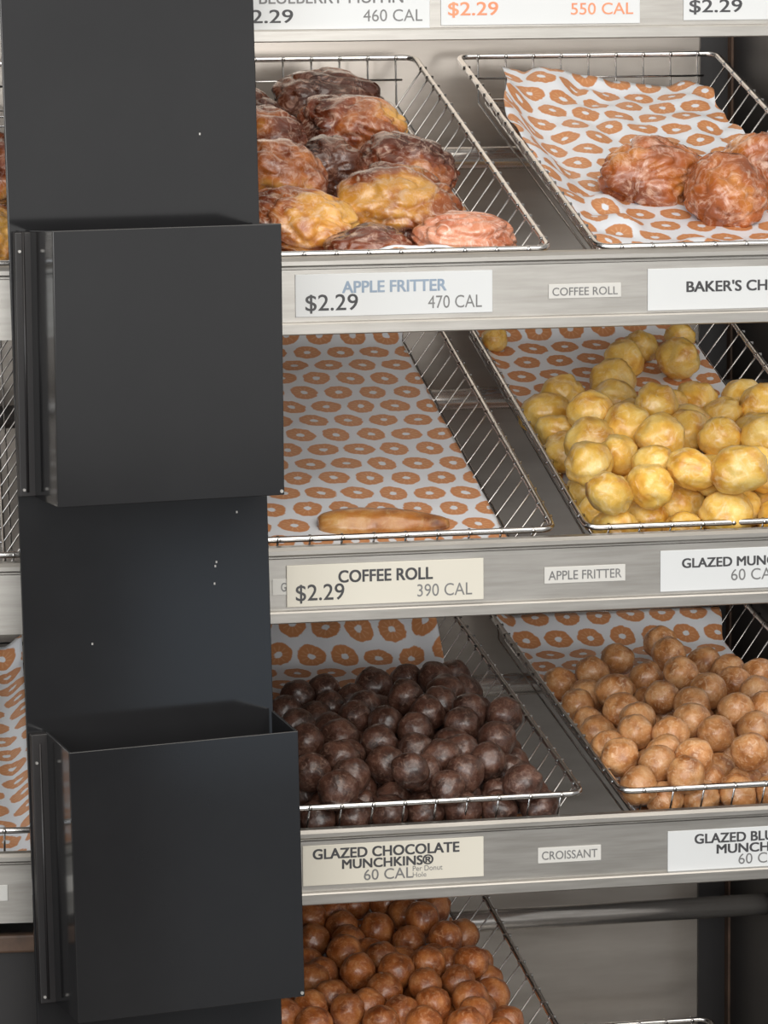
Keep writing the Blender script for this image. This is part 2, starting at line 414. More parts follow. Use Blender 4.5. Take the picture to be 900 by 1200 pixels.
# ------------------------------------------------------------------ paper liners
def liner(key, label, u0, u1, v0, v1, hf, nu=44, nv=60, edge=None, rot=0.0, seed=0):
    """sheet laid in the basket; hf(u, v) is its height above the basket floor"""
    vs, fs, uvs = [], [], []
    for j in range(nv + 1):
        for i in range(nu + 1):
            a, b = i / nu, j / nv
            vv = v0 + (v1 - v0) * b
            l, r = (u0, u1) if edge is None else edge(b)
            uu = l + (r - l) * a
            w = -H + 0.0022 + hf(uu, vv, a, b)
            # follow the flared sides of the basket
            lim = FL * max(0.0, min(1.0, -w / H)) + 0.0018
            uu2 = min(max(uu, lim), W - lim)
            lv = FL * 0.6 * max(0.0, min(1.0, -w / H)) + 0.002
            vv2 = min(max(vv, lv), D - lv)
            vs.append((uu2, vv2, w))
            x, y = uu + 0.31 * seed, vv + 0.17 * seed
            uvs.append((x * math.cos(rot) - y * math.sin(rot) + 2, x * math.sin(rot) + y * math.cos(rot) + 2))
    for j in range(nv):
        for i in range(nu):
            q = j * (nu + 1) + i
            fs.append((q, q + 1, q + nu + 2, q + nu + 1))
    me = bpy.data.meshes.new('paper_liner'); me.from_pydata(vs, [], fs); me.update()
    me.materials.append(PAPER)
    lay = me.uv_layers.new(name='sheet')
    for lp in me.loops: lay.data[lp.index].uv = uvs[lp.vertex_index]
    me.polygons.foreach_set('use_smooth', [True] * len(me.polygons))
    o = bpy.data.objects.new('paper_liner', me); COL.objects.link(o)
    o.matrix_basis = BK[key].matrix_basis.copy()
    sm = o.modifiers.new('thickness', 'SOLIDIFY'); sm.thickness = 0.0002; sm.offset = 1
    tag(o, label, 'paper', 'printed paper liners')
    return o

def nz(x, y, s, seed=0.0): return noise.noise(Vector((x * s, y * s, seed)))
sst = lambda a, b, x: (lambda t: t * t * (3 - 2 * t))(min(1, max(0, (x - a) / (b - a))))
liner('2L', 'flat doughnut-printed paper under the lone pastry stick', 0.016, 0.219, 0.010, 0.474,
      lambda u, v, a, b: 0.0012 + 0.0012 * abs(nz(u, v, 30, 1)) + 0.0025 * max(0, nz(u * 0.3, v, 22, 5)) + 0.010 * sst(0.45, 0.474, v), rot=0.05, seed=1)
liner('2R', 'doughnut-printed paper beneath the yellow donut holes', 0.010, 0.226, 0.010, 0.474,
      lambda u, v, a, b: 0.0010 + 0.0010 * abs(nz(u, v, 30, 2)) + 0.012 * sst(0.03, 0.0, u) + 0.012 * sst(0.45, 0.474, v), rot=-0.08, seed=2)
liner('3L', 'doughnut-printed paper curling up behind the chocolate donut holes', 0.012, 0.218, 0.006, 0.470,
      lambda u, v, a, b: 0.0010 + 0.030 * sst(0.405, 0.470, v) + 0.004 * sst(0.38, 0.47, v) * nz(u, v, 40, 3) + 0.018 * sst(0.19, 0.22, u) * sst(0.36, 0.45, v), rot=0.1, seed=3)
liner('3R', 'doughnut-printed paper beneath the pale brown donut holes', 0.008, 0.224, 0.006, 0.474,
      lambda u, v, a, b: 0.0010 + 0.014 * sst(0.03, 0.0, u) + 0.016 * sst(0.42, 0.474, v) + 0.001 * nz(u, v, 35, 4) + 0.001, rot=0.0, seed=4)
liner('4L', 'doughnut-printed paper beneath the russet donut holes', 0.010, 0.215, 0.006, 0.474,
      lambda u, v, a, b: 0.0010 + 0.018 * sst(0.42, 0.474, v) + 0.001, rot=0.02, seed=5)
def crumple(u, v, a, b):
    flat = 1 - 0.8 * sst(0.055, 0.075, u) * sst(0.08, 0.10, v) * sst(0.26, 0.24, v)      # pressed flat under the rolls
    h = 0.0015 + (0.004 + 0.012 * abs(nz(u, v, 20, 7))) * sst(0, 0.1, v) * flat
    h += 0.030 * sst(0.045, 0.0, u) * sst(0.02, 0.25, v) * (1 - 0.35 * sst(0.8, 1.0, b))        # runs up the left side wires
    h += 0.016 * sst(0.60, 0.05, a + 0.35 * (1 - b)) * sst(0.28, 0.46, v)
    h += 0.008 * sst(0.60, 0.9, b) * abs(nz(u, v, 26, 9))
    h += 0.010 * sst(0.075, 0.045, v) * abs(nz(u, v, 25, 4))
    return h
liner('1R', 'crumpled doughnut-printed paper with a raised back corner under the amber rolls', 0.02, 0.225, 0.010, 0.474,
      crumple, edge=lambda b: (0.001 + 0.036 * sst(0.62, 1.0, b), 0.226), rot=0.06, seed=6, nu=60, nv=80)
liner('1L', 'pale paper sheet wrinkled along the front of the fritter basket', 0.014, 0.218, 0.006, 0.30,
      lambda u, v, a, b: 0.0015 + (0.020 + 0.018 * sst(0.06, 0.12, u)) * sst(0.05, 0.008, v) * (0.8 + 0.35 * nz(u, v, 22, 8)) + 0.002 * abs(nz(u, v, 30, 8)), rot=0.1, seed=7)
liner('l3', 'doughnut-printed paper in the basket left of the lower black box', 0.012, 0.217, 0.006, 0.474,
      lambda u, v, a, b: 0.0012 + 0.012 * sst(0.44, 0.474, v) + 0.0015 * abs(nz(u, v, 25, 11)) + 0.012 * sst(0.20, 0.22, u), rot=0.35, seed=8)

# ------------------------------------------------------------------ donut holes
HEAPS = {
    'choc': (
        '1328 3008 -134 161 1;1659 3233 -171 136 1;1878 3043 -110 152 1;2082 3248 -163 147 1;896 3000 -153 148 1;'
        '645 2850 -145 149 1;861 2556 -136 139 1;1100 2777 -181 149 1;1414 2176 63 145 1;1850 2572 -74 168 1;'
        '1686 2052 32 151 1;476 2544 -155 148 1;693 2329 -159 148 1;929 1893 12 146 1;1065 2143 -3 144 1;'
        '1731 1481 55 148 1;1859 1747 65 153 1;2113 1597 80 149 1;1507 1765 56 155 1;1346 1479 31 149 1;'
        '1141 1690 23 150 1;385 1618 51 158 1;686 1693 -17 153 1;401 1275 56 147 1;965 1107 77 149 1;'
        '1921 1069 73 153 1;572 781 87 160 1;1374 667 104 149 1;1223 914 69 149 1;934 708 50 155 1;1002 161 206 145 1;'
        '1581 868 65 148 1;297 546 79 155 1;593 424 75 153 1;1720 555 93 150 1;1493 359 80 154 1;1924 691 -44 135 1;'
        '1156 377 80 156 1;1543 1005 -185 145 1;1824 1000 -189 141 1;506 922 -179 151 1;729 728 -176 154 1;'
        '1106 772 -182 148 1;896 964 -186 144 1;852 196 -158 150 1;1229 494 -180 150 1;285 723 -172 158 1;'
        '1444 206 -176 154 1;1736 205 -179 151 1;282 205 -179 151 0;568 203 -182 148 0;696 436 -190 140 0;'
        '1143 206 -175 155 0;1297 126 59 139 0;1904 139 60 154 0;2068 204 -180 150 0;430 141 78 157 0;'
        '424 458 -180 150 0;962 531 -185 145 0;1397 755 -178 152 0;1519 489 -183 147 0;1788 484 -181 149 0;'
        '2068 496 -180 150 0;282 1114 -181 149 0;557 1214 -181 149 0;698 1042 3 145 0;1065 1197 -181 149 0;'
        '1266 1005 -193 137 0;1688 755 -181 149 0;2070 866 -187 143 0;284 1428 -173 157 0;695 1368 38 158 0;'
        '870 1402 -192 138 0;1353 1270 -179 151 0;1596 1233 -17 149 0;1817 1307 -186 144 0;2067 1158 -177 153 0;'
        '281 1774 -183 147 0;566 1498 -191 139 0;931 1676 -182 148 0;1143 1479 -181 149 0;1553 1492 -179 151 0;'
        '1816 1603 -187 143 0;2067 1455 -176 154 0;545 1909 -176 154 0;1135 1889 -187 143 0;1346 1699 -184 146 0;'
        '1506 1949 -180 150 0;1789 1887 -183 147 0;2064 1767 -170 160 0;284 2068 -179 151 0;855 2085 -186 144 0;'
        '1281 2131 -185 145 0;2068 2070 -180 150 0;1240 2432 -166 164 0;1522 2292 -181 149 0;1808 2221 -179 151 0;'
        '2067 2368 -177 153 0;1526 2586 -180 150 0;2063 2801 -166 164 0;'
    ),
    'blue': (
        '289 2989 -183 147 1;265 2316 -148 154 1;277 1729 -171 151 1;170 658 30 153 1;890 3330 -111 144 1;'
        '589 2356 -32 160 1;570 2998 -104 149 1;1001 2808 -113 150 1;866 1889 63 145 1;1373 3689 -104 146 1;'
        '1360 3355 -100 153 1;1232 2573 8 155 1;1616 3152 -124 154 1;1302 2006 45 157 1;1752 2881 -119 154 1;'
        '1675 2432 -53 150 1;1951 2651 -75 155 1;1068 1676 54 153 1;1391 1492 64 149 1;1726 1980 17 154 1;'
        '515 1845 -26 157 1;525 1409 54 151 1;416 1098 67 148 1;673 949 85 154 1;925 1217 94 160 1;1048 936 80 149 1;'
        '1177 428 110 150 1;1474 1216 1 149 1;1681 1564 26 157 1;166 987 -13 140 1;407 386 66 152 1;'
        '370 759 -174 156 1;525 1009 -184 146 1;835 983 -172 158 1;719 414 91 153 1;1132 1023 -183 147 1;'
        '1169 488 -179 151 1;685 732 -188 142 1;1388 681 -183 147 1;862 492 -170 160 1;564 476 -185 145 1;'
        '1023 219 -157 160 1;188 150 -24 156 0;425 223 -182 148 0;721 217 -177 153 0;1640 206 -176 154 0;'
        '1943 206 -177 153 0;281 473 -183 147 0;562 134 61 149 0;1334 207 -174 156 0;1714 505 -172 158 0;'
        '282 1188 -179 151 0;542 651 49 150 0;1027 749 -179 151 0;1427 976 -174 156 0;1738 800 -186 144 0;'
        '375 1459 -188 142 0;702 1256 -179 151 0;990 1291 -187 143 0;1689 1116 -184 146 0;1981 1135 -179 151 0;'
        '652 1550 -177 153 0;943 1569 -186 144 0;1275 1354 -175 155 0;1600 1384 -191 139 0;1885 1425 -177 153 0;'
        '282 2016 -189 141 0;758 1818 -188 142 0;1186 1831 -176 154 0;1419 1647 -182 148 0;1679 1771 -185 145 0;'
        '558 2096 -183 147 0;951 2036 -177 153 0;1502 2001 -180 150 0;1944 1890 -180 150 0;865 2327 -174 156 0;'
        '1209 2172 -184 146 0;1781 2193 -183 147 0;2069 2163 -183 147 0;422 2578 -173 157 0;1402 2396 -174 156 0;'
        '718 2669 -172 158 0;1370 2762 -180 150 0;'
    ),
    'yellow': (
        '296 2491 -139 191 1;502 2813 -132 198 1;523 1926 109 189 1;935 2673 -132 198 1;1012 3054 -133 197 1;'
        '1086 1996 124 187 1;1651 2651 -139 191 1;297 2092 -139 191 1;384 1415 80 204 1;747 1604 105 210 1;'
        '920 1250 168 191 1;1277 1689 31 192 1;1454 1347 112 176 1;1737 2234 -111 193 1;2054 2626 -138 192 1;'
        '1924 1909 -97 185 1;213 815 167 197 1;536 1072 103 181 1;686 652 206 191 1;925 374 292 193 1;'
        '1173 591 130 183 1;1248 178 363 198 1;1541 546 193 199 1;293 995 -148 182 1;575 303 194 182 1;'
        '612 800 -134 196 1;921 583 -138 192 1;1236 817 -146 184 1;1576 954 -140 190 1;296 600 -139 191 1;'
        '1791 1203 195 191 1;2112 2260 -38 198 1;1737 611 -135 195 1;201 166 212 185 0;297 225 -139 191 0;'
        '1189 195 -27 205 0;1658 230 -130 200 0;601 420 -155 175 0;855 212 -164 166 0;1389 490 -146 184 0;'
        '2051 234 -130 200 0;295 1718 -142 188 0;680 1304 -140 190 0;929 1016 -133 197 0;1278 1173 -145 185 0;'
        '1968 979 -136 194 0;818 1920 -132 198 0;1031 1454 -134 196 0;1620 1695 -135 195 0;1704 1328 -143 187 0;'
        '2052 1470 -134 196 0;613 2294 -141 189 0;996 2271 -128 202 0;1392 2039 -118 212 0;1333 2451 -144 186 0;'
        '1270 3591 -155 175 2;1525 3960 -185 145 2;1940 4194 -202 128 2;1745 3561 -144 186 2;285 4262 -213 117 2;'
    ),
    'brown': (
        '1282 3684 -194 136 1;1558 3654 -184 146 1;1954 3510 -180 150 1;1756 3107 -92 154 1;1677 3386 -176 154 1;'
        '827 3344 -124 144 1;1078 3222 -178 144 1;1362 3105 -175 155 1;1596 2883 -188 142 1;1876 2715 -99 154 1;'
        '784 2999 -183 147 1;1057 3513 -178 152 1;953 2492 -58 152 1;1190 2633 -175 152 1;1241 2344 -68 152 1;'
        '1921 1988 29 143 1;1551 2018 22 150 1;1762 2200 -81 148 1;956 1974 19 150 1;1258 1884 41 155 1;'
        '705 2232 -123 147 1;653 2579 -186 144 1;1751 1707 -4 144 1;1436 1591 48 146 1;1096 1593 12 152 1;'
        '636 1558 15 144 1;561 1962 -40 154 1;1767 1362 15 150 1;1442 1305 13 147 1;701 1177 69 141 1;'
        '905 1369 0 149 1;1160 1225 -8 152 1;1738 1071 31 139 1;432 1348 22 154 1;174 1190 47 157 1;392 982 72 150 1;'
        '933 949 50 151 1;1285 944 21 161 1;1599 820 54 155 1;664 1333 -174 156 0;935 1137 -179 151 0;'
        '1356 1132 -193 137 0;1624 1206 -184 146 0;1948 1062 -181 149 0;309 1529 -181 149 0;676 1742 -190 140 0;'
        '895 1577 -192 138 0;1270 1444 -179 151 0;1590 1495 -180 150 0;1897 1535 -182 148 0;2072 1316 -192 138 0;'
        '285 1975 -171 159 0;789 1984 -199 131 0;1082 1810 -184 146 0;1469 1795 -170 160 0;1740 1929 -183 147 0;'
        '2057 1780 -181 149 0;466 2368 -189 141 0;995 2202 -174 156 0;1250 2061 -190 140 0;1486 2221 -180 150 0;'
        '1727 2472 -181 149 0;2071 2078 -188 142 0;1065 2906 -177 153 0;1446 2504 -190 140 0;2070 2359 -186 144 0;'
        '2069 2924 -182 148 0;'
    ),
}

import bmesh
def ico(sub):
    bm = bmesh.new(); bmesh.ops.create_icosphere(bm, subdivisions=sub, radius=1.0)
    vs = [v.co.copy() for v in bm.verts]; bm.verts.ensure_lookup_table(); bm.verts.index_update()
    fs = [tuple(v.index for v in f.verts) for f in bm.faces]; bm.free()
    return vs, fs
ICO3, ICO4, ICO5 = ico(3), ico(4), ico(5)

def ball_mesh(name, m, seed, lump, squash, ridge):
    mb = MB()
    for v in ICO4[0]:
        n1 = noise.noise(v * 1.3 + Vector((seed * 7.1, 0, 0)))
        n2 = noise.noise(v * 3.2 + Vector((0, seed * 5.3, 0)))
        n3 = noise.noise(v * 8.0 + Vector((0, 0, seed * 3.7)))
        s = 1 + lump * n1 + lump * 0.45 * n2 + lump * 0.16 * n3 - ridge * max(0, 0.12 - abs(v.z - 0.12 * n2)) 
        s *= 0.015
        mb.v.append((v.x * s, v.y * s, v.z * s * squash))
    mb.f = list(ICO4[1])
    return mb.mesh(name, m, True)

KIND = {   # heap: basket, mesh variants, squash range, words
    'choc': ('3L', M_CHOC, 0.10, (0.92, 1.0), 'chocolate_donut_hole', 'dark chocolate donut hole', 'chocolate donut holes', 0.4),
    'blue': ('3R', M_BLUE, 0.09, (0.90, 1.0), 'donut_hole', 'pale brown donut hole', 'pale brown donut holes', 0.4),
    'yellow': ('2R', M_YELLOW, 0.14, (0.76, 0.96), 'donut_hole', 'yellow glazed donut hole', 'yellow glazed donut holes', 0.6),
    'brown': ('4L', M_BROWN, 0.09, (0.92, 1.0), 'donut_hole', 'russet donut hole', 'russet donut holes', 0.4),
}
ORD = ['leftmost', 'second', 'third', 'fourth', 'fifth', 'sixth', 'seventh', 'eighth', 'ninth', 'tenth', 'eleventh', 'twelfth', 'thirteenth']
WHERE = {'choc': 'above the cream card', 'blue': 'above the CROISSANT tag', 'yellow': 'in the middle right basket', 'brown': 'below the cream card'}
for hi, (key, s) in enumerate(HEAPS.items()):
    bk, m, lump, (q0, q1), nm, word, grp, ridge = KIND[key]
    rnd = random.Random(50 + hi)
    variants = [ball_mesh(nm, m, 1 + hi * 20 + i, lump, q0 + (q1 - q0) * i / 5, ridge) for i in range(6)]
    B = [[float(t) / 1e4 for t in q.split()] for q in s.split(';') if q]
    flags = [round(b[4] * 1e4) for b in B]
    front = sorted([i for i, b in enumerate(B) if flags[i] != 2 and b[1] < 0.030], key=lambda i: B[i][0])
    tall = max((i for i in range(len(B)) if flags[i] == 1), key=lambda i: B[i][1] + 0.5 * B[i][2])
    back = []
    Mb = BK[bk].matrix_basis
    for i, b in enumerate(B):
        o = bpy.data.objects.new(nm, rnd.choice(variants)); COL.objects.link(o)
        o.location = Mb @ Vector(b[:3])
        o.rotation_euler = (rnd.uniform(-0.7, 0.7), rnd.uniform(-0.7, 0.7), rnd.uniform(0, 6.28)) if key == 'yellow' else (rnd.uniform(0, 6.28), rnd.uniform(0, 6.28), rnd.uniform(0, 6.28))
        o.scale = (b[3] / 0.015 * 1.02,) * 3
        if key == 'yellow': q = b[3] / 0.015; o.scale = (q * rnd.uniform(1.0, 1.14), q * rnd.uniform(0.94, 1.04), q * 1.05)
        if flags[i] == 2: back.append(i)
        u, v, w = b[:3]
        if i in front and key != 'brown':
            n = front.index(i)
            lab = '%s against the front rim, %s' % (word, 'leftmost of that row' if n == 0 else '%s from the left in that row' % ORD[n])
        elif flags[i] == 2:
            lab = ['loose yellow donut hole on the paper, front left one of the four at the back',
                   'loose yellow donut hole behind the front left one of the four at the back',
                   'loose yellow donut hole furthest back on the right, half hidden',
                   'loose yellow donut hole on the paper, front right one of the four at the back',
                   'lone yellow donut hole at the back left corner under the top rail'][len(back) - 1]
        elif i == tall: lab = '%s rearmost of its heap, at the very back edge' % word
        elif u > W - 0.055: lab = '%s at the right edge of the heap by the side wires' % word
        elif w > -0.008 and flags[i] == 1: lab = '%s on top of the heap %s' % (word, WHERE[key])
        elif flags[i] == 1: lab = '%s inside the heap %s' % (word, WHERE[key])
        else: lab = '%s low in the heap %s' % (word, WHERE[key])
        tag(o, lab, 'donut hole', grp)

# ------------------------------------------------------------------ fritters and rolls
def lump_mesh(name, m, seed, rx, ry, rz, amp=0.16, folds=0.10, curl=0.0, lobes=(), spiral=0.0, ico_=ICO5):
    mb = MB()
    sv = Vector((seed * 3.17, seed * 1.31, seed * 2.23))
    for v in ico_[0]:
        n1 = noise.noise(v * 1.2 + sv); n2 = noise.noise(v * 2.6 + sv * 2); n3 = noise.noise(v * 6.0 + sv); n4 = noise.noise(v * 14.0 + sv)
        rg = abs(noise.noise(Vector((v.x * 1.5, v.y * 2.4, v.z * 2.4)) + sv * 1.7))
        s = 1 + amp * n1 + amp * 0.6 * n2 + amp * 0.16 * n3 + 0.010 * n4 - folds * max(0, 1 - rg * 6) ** 1.5
        if spiral:
            a = math.atan2(v.z, v.x); rr = math.hypot(v.x, v.z)
            s -= spiral * max(0, 1 - abs(math.sin(rr * 4.2 + a * 0.5)) * 3.2)
        for lx, ly, lz, ls in lobes:
            s += ls * max(0, v.dot(Vector((lx, ly, lz)).normalized()) - 0.62) * 2.4
        x, y, z = v.x * s * rx, v.y * s * ry, v.z * s * rz
        if z < -rz * 0.72: z = -rz * 0.72 + (z + rz * 0.72) * 0.25       # it settles flat
        z += curl * (x / rx) ** 2 * rz
        mb.v.append((x, y, z))
    mb.f = list(ico_[1])
    return mb.mesh(name, m, True)

def pastry_at(key, name, m, u, v, w, rx, ry, rz, rot, label, cat, group, seed, **kw):
    o = bpy.data.objects.new(name, lump_mesh(name, m, seed, rx, ry, rz, **kw)); COL.objects.link(o)
    o.matrix_basis = BK[key].matrix_basis @ Matrix.Translation((u, v, w)) @ Euler(rot, 'XYZ').to_matrix().to_4x4()
    return tag(o, label, cat, group)
G1 = 'glazed fritters in the top left basket'
pastry_at('1L', 'fritter', M_FRITDARK, 0.140, 0.398, -0.008, 0.046, 0.034, 0.025, (0.1, 0, 0.05), 'darkest brown fritter at the back of the top basket, lying against the back wires', 'fritter', G1, 1)
pastry_at('1L', 'fritter', M_FRIT, 0.146, 0.318, -0.008, 0.046, 0.036, 0.028, (0.05, 0.12, -0.15), 'large dark fritter in front of the rearmost one in the top basket', 'fritter', G1, 2, folds=0.13)
pastry_at('1L', 'fritter', M_FRITDARK, 0.064, 0.372, -0.014, 0.034, 0.034, 0.026, (0, 0, 0.4), 'dark fritter at the back left, cut off by the black column', 'fritter', G1, 3)
pastry_at('1L', 'fritter', M_FRIT, 0.066, 0.292, -0.008, 0.038, 0.032, 0.027, (0, 0, -0.3), 'brown fritter beside the black column below the back left one', 'fritter', G1, 4)
pastry_at('1L', 'fritter', M_FRITDARK, 0.110, 0.232, -0.014, 0.034, 0.032, 0.027, (0, 0.1, 0.6), 'small dark fritter with pale glaze in the centre of the pile', 'fritter', G1, 5)
pastry_at('1L', 'fritter', M_FRIT, 0.173, 0.232, -0.014, 0.042, 0.036, 0.027, (0, 0.15, -0.35), 'red-brown fritter with a golden right end by the side wires', 'fritter', G1, 6, folds=0.12)
pastry_at('1L', 'fritter', M_FRITGOLD, 0.148, 0.136, -0.012, 0.050, 0.040, 0.029, (0.1, 0.1, -0.1), 'big golden fritter with cracked white glaze in front of the pile', 'fritter', G1, 7, folds=0.14, lobes=((-0.9, -0.3, 0.3, 0.15),))
pastry_at('1L', 'fritter', M_FRIT, 0.060, 0.196, -0.006, 0.040, 0.036, 0.028, (0.05, 0.3, -0.35), 'golden-sided fritter sloping down from the black column', 'fritter', G1, 8, folds=0.13)
pastry_at('1L', 'fritter', M_FRITGOLD, 0.064, 0.108, -0.014, 0.048, 0.036, 0.026, (0, 0.15, -0.2), 'striped golden-brown fritter at the front left, beside the black box', 'fritter', G1, 29, folds=0.15)
pastry_at('1L', 'fritter', M_FRIT, 0.108, 0.064, -0.020, 0.036, 0.026, 0.017, (0, 0, 0.2), 'low reddish fritter end on the wrinkled paper at the front', 'fritter', G1, 10)
pastry_at('1L', 'fritter', M_FRITPINK, 0.183, 0.066, -0.015, 0.042, 0.030, 0.022, (0, 0.0, 0.1), 'pale pinkish glazed fritter at the front right corner', 'fritter', G1, 11, folds=0.16)

G2 = 'amber rolls in the top right basket'
pastry_at('1R', 'coffee_roll', M_ROLL, 0.102, 0.205, -0.014, 0.042, 0.034, 0.031, (0, 0, 0.05), 'round amber roll with a deep fold down its left side', 'pastry', G2, 12, folds=0.12, lobes=((-0.95, -0.3, 0.0, 0.12),), spiral=0.05)
pastry_at('1R', 'coffee_roll', M_ROLL, 0.147, 0.150, -0.012, 0.033, 0.036, 0.031, (0, 0.1, 0.2), 'amber roll crusted with cracked white glaze, middle one of the three', 'pastry', G2, 13, folds=0.1, spiral=0.05)
pastry_at('1R', 'coffee_roll', M_ROLL, 0.192, 0.190, -0.009, 0.036, 0.040, 0.034, (0, 0, -0.2), 'large amber roll cut off by the right edge of the picture', 'pastry', G2, 14, folds=0.12, spiral=0.06)
pastry_at('1R', 'pastry_crumb', M_ROLL, 0.070, 0.232, -0.034, 0.012, 0.010, 0.006, (0, 0, 0.2), 'small golden scrap lying left of the round amber roll', 'crumb', None, 15)

pastry_at('l1', 'fritter', M_FRIT, 0.196, 0.25, -0.012, 0.040, 0.05, 0.028, (0, 0, 0.2), 'amber pastry at the left edge, upper of the two beside the column', 'fritter', None, 21)
pastry_at('l1', 'fritter', M_FRITGOLD, 0.194, 0.085, -0.014, 0.038, 0.045, 0.028, (0, 0, -0.2), 'golden pastry at the left edge, lower of the two beside the column', 'fritter', None, 22)

def stick():
    mb = MB(); n = 40; k = 20
    for i in range(n + 1):
        t = i / n
        e = math.sin(math.pi * min(1, max(0.0, t * 0.97 + 0.015))) ** 0.33
        ry = (0.0185 - 0.006 * t) * e; rz = (0.0150 - 0.0062 * t) * e
        for j in range(k):
            a = 2 * math.pi * j / k
            p = Vector((t * 6, math.cos(a) * 1.3, math.sin(a) * 1.3))
            s = 1 + 0.10 * noise.noise(p) + 0.05 * noise.noise(p * 2.7) - 0.14 * max(0, 1 - abs(math.sin(a) - 0.55 + 0.15 * noise.noise(p)) * 6) * sst(0.15, 0.3, t)
            mb.v.append(((t - 0.5) * 0.104, math.cos(a) * ry * s, max(math.sin(a) * rz * s, -0.0105 * e) - 0.001 * t))
    for i in range(n):
        for j in range(k):
            j2 = (j + 1) % k
            mb.f.append((i * k + j, (i + 1) * k + j, (i + 1) * k + j2, i * k + j2))
    mb.f.append(tuple(range(k))); mb.f.append(tuple(n * k + j for j in reversed(range(k))))
    return mb.mesh('pastry_stick', M_STICK, True)
o = bpy.data.objects.new('pastry_stick', stick()); COL.objects.link(o)
o.matrix_basis = BK['2L'].matrix_basis @ Matrix.Translation((0.119, 0.082, -0.029)) @ Matrix.Rotation(-0.06, 4, 'Z')
tag(o, 'lone tapering brown pastry stick lying at the front of the papered basket', 'pastry')

# ------------------------------------------------------------------ price cards and tags
_dg = None
def text_mesh(name, body, m, bold=0.0):
    cu = bpy.data.curves.new(name, 'FONT'); cu.body = body; cu.size = 1; cu.extrude = 0.01; cu.resolution_u = 4
    ob = bpy.data.objects.new(name, cu); COL.objects.link(ob)
    dg = bpy.context.evaluated_depsgraph_get(); dg.update()
    me0 = bpy.data.meshes.new_from_object(ob.evaluated_get(dg))
    bpy.data.objects.remove(ob); bpy.data.curves.remove(cu)
    V = [tuple(v.co) for v in me0.vertices]; F = [tuple(q.vertices) for q in me0.polygons]
    bpy.data.meshes.remove(me0)
    shifts = [(0, 0)] if not bold else [(-bold, -bold * 0.6), (bold, -bold * 0.6), (-bold, bold * 0.6), (bold, bold * 0.6)]
    vs, fs = [], []
    for i, (dx, dy) in enumerate(shifts):
        n = len(vs)
        vs += [(x + dx, y + dy, z + (0.001 * i if z > 0 else 0)) for x, y, z in V]; fs += [tuple(n + j for j in q) for q in F]
    me = bpy.data.meshes.new(name); me.from_pydata(vs, [], fs); me.update(); me.materials.append(m)
    return me

def card(name, x0, x1, z0, z1, label, cat, m, lines, y=-0.0016, th=0.0011, group=None, rot=0.0):
    """upright card on the rail's face; each line is (text, left, right, top, bottom, ink, bold) in fractions of the card"""
    w, h = x1 - x0, z1 - z0
    r = empty(name, ((x0 + x1) / 2, y, ZB + z0), (0, rot, 0))
    tag(r, label, cat, group)
    MB().box(-w / 2, w / 2, -th, 0, 0, h).build('card_face', m, r, bevel=0.0004)
    for ln in lines:
        t, l, rr, tp, bt, ink, bold = ln[:7]
        me = text_mesh('lettering', t, ink, bold)
        xs = [v.co.x for v in me.vertices]; ys = [v.co.y for v in me.vertices]
        ax, bx, ay, by = min(xs), max(xs), min(ys), max(ys)
        for v in me.vertices:
            fx = (v.co.x - ax) / (bx - ax); fy = (v.co.y - ay) / (by - ay)
            v.co = (-w / 2 + w * (l + (rr - l) * fx), -th - (0.00018 + (v.co.z - 0.01) * 0.05 if v.co.z > 0 else -0.0001), h * (1 - bt) + h * (bt - tp) * fy)
        o = bpy.data.objects.new('lettering', me); COL.objects.link(o); o.parent = r
    return r
PG, SG = 'price cards on the shelf rails', 'small name tags on the shelf rails'
card('price_card', 0.5375, 0.6842, 0.2279, 0.2600, 'BLUEBERRY MUFFIN price card on the top rail', 'price card', CARD, [
    ('BLUEBERRY MUFFIN', 0.11, 0.86, 0.10, 0.37, GREYINK, 0.010), ('$2.29', 0.0, 0.285, 0.50, 0.86, INK, 0.010), ('460 CAL', 0.65, 0.96, 0.52, 0.80, GREYINK, 0)], group=PG)
card('price_card', 0.6928, 0.8483, 0.2308, 0.2625, 'price card with orange figures, 550 CAL, on the top rail', 'price card', CARD, [
    ('$2.29', 0.035, 0.285, 0.45, 0.82, ORANGEINK, 0.010), ('550 CAL', 0.65, 0.965, 0.50, 0.78, ORANGEINK, 0.004)], group=PG)
card('price_card', 0.8828, 1.0330, 0.2325, 0.2640, 'price card at the top right corner showing a black 2.29', 'price card', CARD, [
    ('$2.29', 0.03, 0.31, 0.50, 0.86, INK, 0.010)], group=PG)
card('price_card', 0.5787, 0.7318, 0.0132, 0.0456, 'APPLE FRITTER 470 CAL price card under the fritter basket', 'price card', CARD, [
    ('APPLE FRITTER', 0.235, 0.765, 0.18, 0.46, BLUEINK, 0.026), ('$2.29', 0.05, 0.315, 0.48, 0.92, INK, 0.006), ('470 CAL', 0.67, 0.945, 0.57, 0.87, GREYINK, 0)], group=PG)
card('price_card', 0.8546, 1.0050, 0.0110, 0.0434, 'BAKER\'S CHOICE price card on the second rail', 'price card', CARD, [
    ("BAKER'S CHOICE", 0.205, 0.83, 0.31, 0.58, INK, 0.026)], group=PG)
card('price_card', 0.5694, 0.7236, -0.2080, -0.1758, 'COFFEE ROLL 390 CAL price card under the lone pastry stick', 'price card', CARDW, [
    ('COFFEE ROLL', 0.26, 0.74, 0.16, 0.46, INK, 0.026), ('$2.29', 0.045, 0.29, 0.47, 0.92, INK, 0.006), ('390 CAL', 0.66, 0.94, 0.57, 0.87, GREYINK, 0)], group=PG, y=-0.0024)
